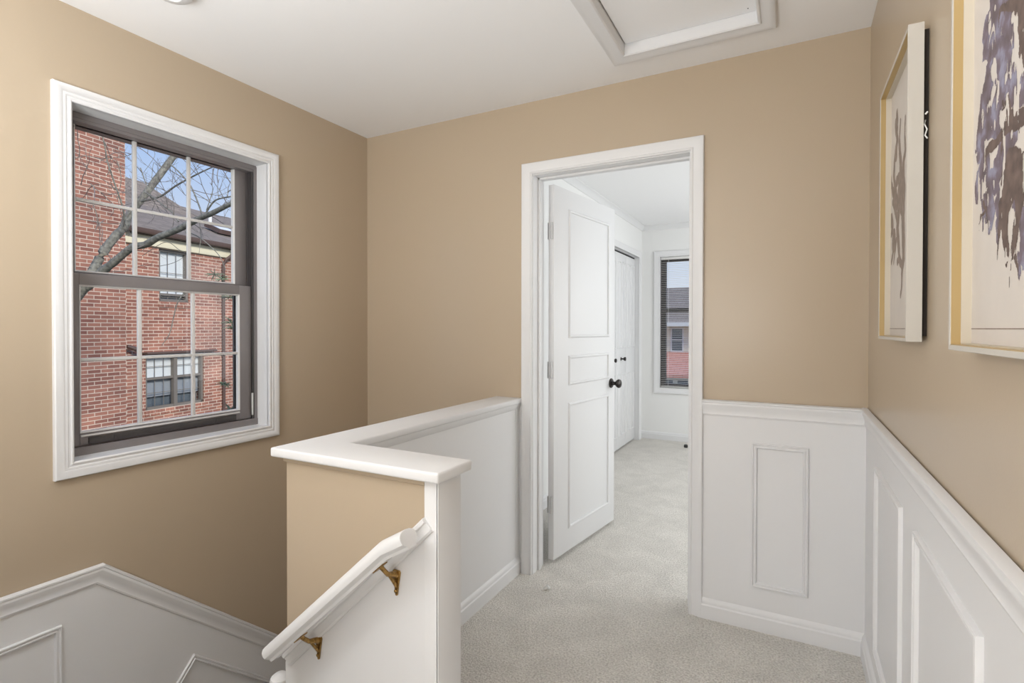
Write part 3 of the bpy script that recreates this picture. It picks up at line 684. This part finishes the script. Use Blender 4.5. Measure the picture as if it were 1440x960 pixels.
MB().sweep(rect(W2X0+.06, W2X1-.06, W2Z0+.05, W2Z1-.05), True, [(0, -.09), (0, -.045), (.06, -.045), (.06, -.09)], (0, BY, 0), X, Z, NY).box(W2X0, W2X1, BY+.05, BY+.08, 1.46, 1.51).build('sash_frame', 'track', w2)
MB().box(W2X0+.05, W2X1-.05, BY+.07, BY+.073, W2Z0+.04, W2Z1-.04).build('glass_pane', 'glass', w2, smooth=False)
vb = empty('venetian_blind', (-.885, BY+.025, W2Z1)); tag(vb, 'open white venetian blind hanging in the bedroom window', 'blind')
MB().box(W2X0+.006, W2X1-.006, BY+.008, BY+.042, W2Z1-.030, W2Z1-.002, .002).build('headrail', 'slat', vb)
s_ = MB(); nz = 68
for k in range(nz):
    z = W2Z0+.026+k*(W2Z1-.045-W2Z0-.02)/nz
    s_.add([(W2X0+.01, BY+.013, z), (W2X1-.01, BY+.013, z), (W2X1-.01, BY+.025, z+.0022), (W2X0+.01, BY+.025, z+.0022), (W2X1-.01, BY+.037, z), (W2X0+.01, BY+.037, z),
            (W2X0+.01, BY+.013, z+.0006), (W2X1-.01, BY+.013, z+.0006), (W2X1-.01, BY+.025, z+.0028), (W2X0+.01, BY+.025, z+.0028), (W2X1-.01, BY+.037, z+.0006), (W2X0+.01, BY+.037, z+.0006)],
           [(0, 1, 2, 3), (3, 2, 4, 5), (6, 9, 8, 7), (9, 11, 10, 8), (0, 6, 7, 1), (5, 4, 10, 11)])
s_.build('slats', 'slat', vb, smooth=False)
MB().box(W2X0+.01, W2X1-.01, BY+.013, BY+.037, W2Z0+.006, W2Z0+.016, .002).build('bottom_rail', 'slat', vb)
for x in (W2X0+.09, -.885, W2X1-.09):
    t = MB(); t.tube([(x, BY+.012, W2Z0+.01), (x, BY+.012, W2Z1-.02)], .0008, 5); t.tube([(x, BY+.038, W2Z0+.01), (x, BY+.038, W2Z1-.02)], .0008, 5); t.build('ladder_cord', 'cord', vb)
ds = MB(); ds.lathe([(0, 0), (.018, 0), (.021, .008), (.021, .022), (.014, .032), (0, .034)], (-.993, 5.861, 0), Z, 20); ds = ds.build('door_stop', 'black')
tag(ds, 'small round black door stop on the bedroom carpet', 'door stop')
MB().lathe([(0, 0), (.006, 0), (.006, .003), (0, .004)], (0, 0, 0), Z, 12).build('screw_cap', 'steel', ds, local=True)
ds.data.transform(Matrix.Translation((.993, -5.861, 0))); ds.location = (-.993, 5.861, 0); ds.children[0].location = (0, 0, .0335)
li = MB()
for i in range(6):
    a0 = random.uniform(0, 6.28); li.tube([(-.004*math.cos(a0)*1.5, -.004*math.sin(a0), .003), (0, 0, .006+.0006*i), (.010*math.cos(a0), .008*math.sin(a0+.5), .003)], [.0022, .0035, .0012], 6)
li = li.build('lint_scrap', 'cord'); li.scale = (1.9, 1.9, 2.2); li.location = (-1.044, 2.346, .0); tag(li, 'tiny white scrap of lint on the carpet before the doorway', 'lint')

# ------------------------------------------------------------ outdoors
gr = MB().box(-40, 40, -30, 60, LOW-.4, LOW-.1).build('ground', 'ground', smooth=False); struct(gr)
OX, OY = -12.337, 7.047
nb = empty('brick_house', (OX, OY, 0), math.radians(100.7))
tag(nb, 'red brick town house outside the landing window, with brown gutter and shingle roof', 'house')
B0 = LOW-.1
def wallwith(mb, s0, s1, z0, z1, y0, y1, holes):
    """wall slab y0..y1 with rectangular holes (a0,a1,b0,b1) disjoint in s"""
    cur = s0
    for a0, a1, b0, b1 in sorted(holes):
        mb.box(cur, a0, y0, y1, z0, z1); cur = a1
        bs = [b for b in holes2 if b[0] == a0] or [(a0, a1, b0, b1)]
        z = z0
        for _, _, c0, c1 in sorted(bs, key=lambda b: b[2]): mb.box(a0, a1, y0, y1, z, c0); z = c1
        mb.box(a0, a1, y0, y1, z, z1)
    mb.box(cur, s1, y0, y1, z0, z1)
bw = MB()
LW = (-.77, .70, -.50, .71); UW = (-.45, .30, 1.86, 3.02)
bw.box(-4, -.77, 0, .3, B0, 3.3); bw.box(.70, 1.55, 0, .3, B0, 3.3)
bw.box(-.77, .70, 0, .3, B0, -.50); bw.box(-.77, .70, 0, .3, .71, 1.86)
bw.box(-.77, -.45, 0, .3, 1.86, 3.3); bw.box(.30, .70, 0, .3, 1.86, 3.3); bw.box(-.45, .30, 0, .3, 3.02, 3.3)
bw.box(1.25, 1.55, .3, 1.1, B0, 3.3); bw.box(1.55, 8, .8, 1.1, B0, 3.0)
bw.build('brick_wall', 'brick', nb, local=True, smooth=False)
for (a0, a1, z) in ((LW[0]-.02, LW[1]+.02, LW[2]), (UW[0]-.02, UW[1]+.02, UW[2])):
    n = int((a1-a0)/.075); sl = MB()
    for i in range(n): sl.box(a0+i*(a1-a0)/n+.004, a0+(i+1)*(a1-a0)/n-.004, -.02, .1, z-.13, z-.012, .002)
    sl.build('brick_sill', 'brick', nb, local=True)
ch = MB(); ch.box(-3.5, -1.63, -.6, .35, B0, 6.9); ch.box(-3.56, -1.57, -.66, .35, 6.9, 7.05)
ch.build('chimney', 'brick', nb, local=True, smooth=False)
MB().box(-4, 1.58, -.06, 0, 3.035, 3.24, .005).box(1.5, 8, .74, .8, 2.62, 2.85, .005).build('frieze_board', 'frieze', nb, local=True)
MB().box(1.62, 2.3, .7, .79, 1.9, 2.2, .005).build('cream_panel', 'frieze', nb, local=True)
g = MB(); g.sweep([(-4, 3.30), (8, 3.30)], False, [(.03, -.02), (.03, -.14), (.0, -.15), (-.06, -.12), (-.08, -.08), (-.08, -.02)], (0, -.16, 0), X, Z, Y)
g.box(-4, 8, -.22, .0, 3.235, 3.25)
g = MB(); g.prism([(-4, -.12, 3.26), (-4, -.22, 3.26), (-4, -.24, 3.30), (-4, -.24, 3.36), (-4, -.12, 3.36)], (12, 0, 0)); g.box(-4, 8, -.13, 0, 3.245, 3.27)
g.build('gutter', 'gutter', nb, local=True)
dsp = MB(); dsp.tube([(1.42, -.18, 3.27), (1.40, -.16, 3.12), (1.26, -.10, 2.98), (1.22, -.06, 2.85), (1.22, -.06, B0)], .035, 10)
for z in (2.2, .6, -1.0): dsp.box(1.17, 1.27, -.10, 0, z, z+.04)
dsp.build('downspout', 'gutter', nb, local=True)
rf = MB()
rf.prism([(-5, -.20, 3.34), (-5, 4.2, 5.14), (-5, 9, 3.3), (-5, 9, 3.2), (-5, 4.2, 5.04), (-5, -.20, 3.28)], (13, 0, 0))
rf.build('roof', 'shingle', nb, local=True, smooth=False)
rf = MB(); rf.add([(-5, 2.6, 4.45), (3.1, 2.6, 4.45), (3.1, 5.8, 4.45), (-5, 5.8, 4.45), (-5, 4.0, 5.52), (2.3, 4.0, 5.52)], [(0, 1, 5, 4), (1, 2, 5), (2, 3, 4, 5), (3, 0, 4), (0, 3, 2, 1)])
rf.build('upper_roof', 'shingle', nb, local=True, smooth=False)
sk = MB(); sk.prism([(1.9, .80, 3.80), (2.6, .80, 3.80), (2.6, 1.30, 4.01), (1.9, 1.30, 4.01)], (0, -.04, .10)); sk.build('skylight', 'gutter', nb, local=True)
MB().prism([(1.96, .80, 3.91), (2.54, .80, 3.91), (2.54, 1.22, 4.085), (1.96, 1.22, 4.085)], (0, -.004, .008)).build('skylight_pane', 'white_siding', nb, local=True)
MB().tube([(2.75, 2.0, 4.1), (2.75, 2.0, 4.55)], .05, 10).build('vent_pipe', 'white_siding', nb, local=True)
MB().box(-.85, .93, -.16, 0, .71, .755, .004).build('window_hood', 'gutter', nb, local=True)
def ext_window(s0, s1, z0, z1, zm, halves, shade_top, dark_bottom):
    wn = MB()
    wn.box(s0, s1, .04, .12, z0, z0+.06); wn.box(s0, s1, .04, .12, z1-.05, z1); wn.box(s0, s0+.06, .04, .12, z0, z1); wn.box(s1-.06, s1, .04, .12, z0, z1)
    if halves == 2: wn.box((s0+s1)/2-.045, (s0+s1)/2+.045, .03, .12, z0, z1)
    wn.box(s0, s1, .05, .11, zm-.025, zm+.025)
    wn = wn.build('window_frame', 'ext_frame', nb, local=True)
    pn = MB(); pn.box(s0+.05, s1-.05, .085, .088, z0+.05, z1-.05); pn.build('window_pane', 'glass', wn, local=True, smooth=False)
    sh = MB(); sh.box(s0+.03, s1-.03, .13, .14, zm-.03, z1); sh.build('pleated_shade', 'curtain', wn, local=True, smooth=False)
    if dark_bottom < zm: MB().box(s0+.03, s1-.03, .17, .18, dark_bottom, zm-.03).build('lower_shade', 'curtain_dim', wn, local=True, smooth=False)
    dk = MB(); dk.box(s0-.0, s1+.0, .25, .29, z0, z1); dk.build('dark_room_behind', 'dark_glass', wn, local=True, smooth=False)
    mu = MB()
    spans = [(s0+.06, (s0+s1)/2-.045), ((s0+s1)/2+.045, s1-.06)] if halves == 2 else [(s0+.06, s1-.06)]
    for a0, a1 in spans:
        for q in (1/3, 2/3): mu.box(a0+(a1-a0)*q-.006, a0+(a1-a0)*q+.006, .078, .084, z0+.05, z1-.05)
    for za, zb_ in ((z0+.06, zm-.025), (zm+.025, z1-.05)):
        mu.box(s0+.05, s1-.05, .078, .084, (za+zb_)/2-.006, (za+zb_)/2+.006)
    mu.build('muntin_grid', 'ext_frame', wn, local=True)
ext_window(*LW, .17, 2, 1, -.24); ext_window(*UW, 2.02, 1, 1, 1.9)
lp = MB(); lp.tube([(-1.30, 0, .84), (-1.24, -.14, .82)], .02, 8); lp.tube([(-1.26, -.13, .90), (-1.02, -.20, .80)], [.035, .06], 10)
lp.build('floodlight', 'gutter', nb, local=True)

# bare tree between the houses
tr = empty('bare_tree', (-9.0, 2.6, B0)); tag(tr, 'bare grey tree spreading branches outside the landing window', 'tree')
def smooth_path(P, k=4):
    out = []; n = len(P)
    for i in range(n-1):
        p0, p1, p2, p3 = [Vector(P[min(max(j_, 0), n-1)]) for j_ in (i-1, i, i+1, i+2)]
        for q in range(k):
            t = q/k; out.append(.5*((2*p1)+(-p0+p2)*t+(2*p0-5*p1+4*p2-p3)*t*t+(-p0+3*p1-3*p2+p3)*t**3))
    out.append(Vector(P[-1])); return out
big = MB(); thin = MB(); fine = MB(); rnd = random.Random(11)
def grow(p, d, L, r, depth):
    pts = [p]; q = p.copy(); dd = d.normalized()
    for k in range(5):
        dd = (dd+Vector((rnd.uniform(-.25, .25), rnd.uniform(-.25, .25), rnd.uniform(-.18, .25)))).normalized(); q = q+dd*L/5; pts.append(q.copy())
    fine.tube(pts, [r*(1-.7*i/5) for i in range(6)], 5)
    if depth > 0:
        for k in (2, 3, 4):
            if rnd.random() < .75: grow(pts[k], dd+Vector((rnd.uniform(-.9, .9), rnd.uniform(-.9, .9), rnd.uniform(-.6, .9))), L*.55, r*.6, depth-1)
for i, (P, r0, r1) in enumerate(BRANCHES):
    S = smooth_path(P); n = len(S); R_ = [r0+(r1-r0)*k/(n-1) for k in range(n)]
    if r0 > .03: R_ = [r*(1+rnd.uniform(-.07, .07)) for r in R_]
    (big if r0 > .03 else thin).tube(S, R_, 12 if r0 > .03 else 7)
    if i < 14:
        for k in range(2, n-1, 3 if r0 > .03 else 4):
            if rnd.random() < .85: grow(S[k], Vector((rnd.uniform(-.6, .6), rnd.uniform(-.8, .8), rnd.uniform(-.5, 1))), rnd.uniform(.25, .65), .0055, 2)
base = [(-9.0, 2.6, B0), (-8.9, 2.62, -2.0), (-8.65, 2.8, -.9), (-8.5, 3.0, -.1), Vector(BRANCHES[-1][0][-1])]
big.tube(smooth_path([tuple(b_) for b_ in base]), [.24-.0075*k for k in range(17)], 14)
big.build('trunk', 'bark', tr); thin.build('branches', 'bark', tr)
fine.build('twigs', 'twig', tr)
sg = MB()
for c_ in SPRIGS:
    for k in range(26):
        d_ = Vector((rnd.uniform(-1, 1), rnd.uniform(-1, 1), rnd.uniform(-.45, .45))).normalized()*rnd.uniform(.05, .13)
        sg.tube([Vector(c_)+d_*.1, Vector(c_)+d_*.6+Vector((0, 0, .01)), Vector(c_)+d_], [.003, .0055, .001], 5)
sg.build('needle_sprigs', 'needle', tr)['kind'] = 'stuff'

# house seen through the bedroom blind
h2_ = empty('cream_house', (-3.7, 20, B0)); tag(h2_, 'cream house with grey roof and salmon porch roof outside the bedroom window', 'house')
hx0, hx1 = -9.0, 2.0
b = MB(); b.box(hx0, -3.92, 20, 20.2, .42, 1.6); b.box(-3.51, hx1, 20, 20.2, .42, 1.6); b.box(-3.92, -3.51, 20, 20.2, 1.28, 1.6); b.box(-3.92, -3.51, 20, 20.2, .42, .44)
b.build('upper_wall', 'cream_siding', h2_, smooth=False)
MB().prism([(hx0-.4, 19.6, 1.50), (hx0-.4, 23.5, 3.03), (hx0-.4, 27, 1.5), (hx0-.4, 27, 1.4), (hx0-.4, 23.5, 2.9), (hx0-.4, 19.6, 1.38)], (hx1-hx0+.8, 0, 0)).build('roof', 'shingle', h2_, smooth=False)
MB().prism([(hx0, 20, .42), (hx0, 18.4, -.30), (hx0, 18.4, -.40), (hx0, 20, .30)], (hx1-hx0, 0, 0)).build('porch_roof', 'tile_red', h2_, smooth=False)['label'] = 'salmon porch roof'
MB().box(hx0, hx1, 18.7, 18.9, B0, -.38).build('lower_wall', 'white_siding', h2_, smooth=False)
o_ = MB(); o_.box(-3.92, -3.51, 20.05, 20.1, .44, 1.28).build('window_pane', 'dark_glass', h2_, smooth=False)
MB().sweep(rect(-3.90, -3.53, .46, 1.26), True, [(0, 0), (0, .03), (.05, .03), (.05, 0)], (0, 20.02, 0), X, Z, NY).box(-3.9, -3.53, 19.99, 20.02, .84, .88).build('window_frame', 'white_siding', h2_)
for x in (-3.95, -3.45, -2.9):
    MB().box(x, x+.34, 18.68, 18.70, -1.0, -.52).build('window_pane', 'dark_glass', h2_, smooth=False)
MB().box(hx0, hx1, 19.5, 19.62, 1.36, 1.5).build('gutter', 'white_siding', h2_)

# ------------------------------------------------------------ sky and light
wd = bpy.data.worlds.new('sky'); SC.world = wd; wd.use_nodes = True; nt = wd.node_tree; bg = nt.nodes['Background']
tc = nt.nodes.new('ShaderNodeTexCoord'); sp = nt.nodes.new('ShaderNodeSeparateXYZ'); r = nt.nodes.new('ShaderNodeValToRGB')
nt.links.new(tc.outputs['Generated'], sp.inputs[0]); nt.links.new(sp.outputs['Z'], r.inputs['Fac'])
e = r.color_ramp.elements; e[0].position = 0; e[0].color = srgb(238, 243, 250); e[1].position = .55; e[1].color = srgb(120, 165, 240)
x_ = e.new(.14); x_.color = srgb(216, 229, 250); x_ = e.new(.30); x_.color = srgb(172, 203, 250)
nt.links.new(r.outputs['Color'], bg.inputs['Color']); bg.inputs['Strength'].default_value = .95

LC = (.93, .968, 1)
def area(name, loc, rot, size, power, col=(1, 1, 1), size_y=None, shape=None):
    l = bpy.data.lights.new(name, 'AREA'); l.energy = power; l.color = col; l.size = size
    if size_y: l.shape = 'RECTANGLE'; l.size_y = size_y
    elif shape: l.shape = shape
    o = bpy.data.objects.new(name, l); COL.objects.link(o); o.location = loc; o.rotation_euler = rot; return o
def point(name, loc, rad, power, col=(1, 1, 1)):
    l = bpy.data.lights.new(name, 'POINT'); l.energy = power; l.color = col; l.shadow_soft_size = rad
    o = bpy.data.objects.new(name, l); COL.objects.link(o); o.location = loc; return o
s = bpy.data.lights.new('sun', 'SUN'); s.energy = 4.0; s.angle = math.radians(12); s.color = (1, .96, .9)
so = bpy.data.objects.new('sun', s); COL.objects.link(so); so.rotation_euler = Vector((.80, -.24, .44)).to_track_quat('Z', 'Y').to_euler()
point('stair_ceiling_light', (-1.6, .02, 1.80), .16, 25, LC)
point('hall_fill', (-.45, -1.0, 1.4), .20, 12, LC)  # added fill low in the hall, no fixture stands here
area('upward_fill', (-.75, -.45, 1.05), (math.radians(180), 0, 0), .5, 38, LC)  # added fill aimed upward to brighten the ceiling
area('south_fill', (-1.2, SY+.05, 1.3), (math.radians(90), 0, 0), 2.0, 27, (.93, .97, 1), 1.8)  # added soft fill in front of the solid south wall, no window there
point('downstairs_fill', (-1.85, 1.65, -1.5), .2, 17, (.86, .93, 1))  # added fill lifting the lower left wainscot, hidden by the half wall
point('bedroom_fill', (.9, 4.9, 1.9), .25, 22, (.95, .98, 1))  # added fill brightening the bedroom, hangs free without a fixture
area('bedroom_side_fill', (BX1-.04, 4.1, 1.35), (0, math.radians(90), 0), 1.5, 33, (.95, .98, 1), 2.2)  # added broad fill at the bedroom's windowless right wall

# ------------------------------------------------------------ camera
cam = bpy.data.cameras.new('camera'); co = bpy.data.objects.new('camera', cam); COL.objects.link(co)
yaw, pitch, roll = math.radians(27.907), math.radians(.5447), math.radians(.0675)
F = Vector((-math.sin(yaw)*math.cos(pitch), math.cos(yaw)*math.cos(pitch), -math.sin(pitch)))
R0 = Vector((math.cos(yaw), math.sin(yaw), 0)); U0 = R0.cross(F)
Rr = R0*math.cos(roll)+U0*math.sin(roll); Uu = -R0*math.sin(roll)+U0*math.cos(roll)
m4 = Matrix.Identity(4)
for i in range(3): m4[i][0] = Rr[i]; m4[i][1] = Uu[i]; m4[i][2] = -F[i]
m4[0][3], m4[1][3], m4[2][3] = 0, 0, 1.2752
co.matrix_world = m4
cam.sensor_width = 36; cam.lens = 741.72*36/1440; cam.shift_y = -11.49/1440; cam.clip_start = .02; cam.clip_end = 300
SC.camera = co
SC.view_settings.view_transform = 'Standard'; SC.view_settings.look = 'None'; SC.view_settings.gamma = 1
SC.view_settings.exposure = 0; SC.view_settings.use_curve_mapping = False
SC.cycles.use_denoising = True; SC.cycles.max_bounces = 10; SC.cycles.diffuse_bounces = 6; SC.cycles.transparent_max_bounces = 16
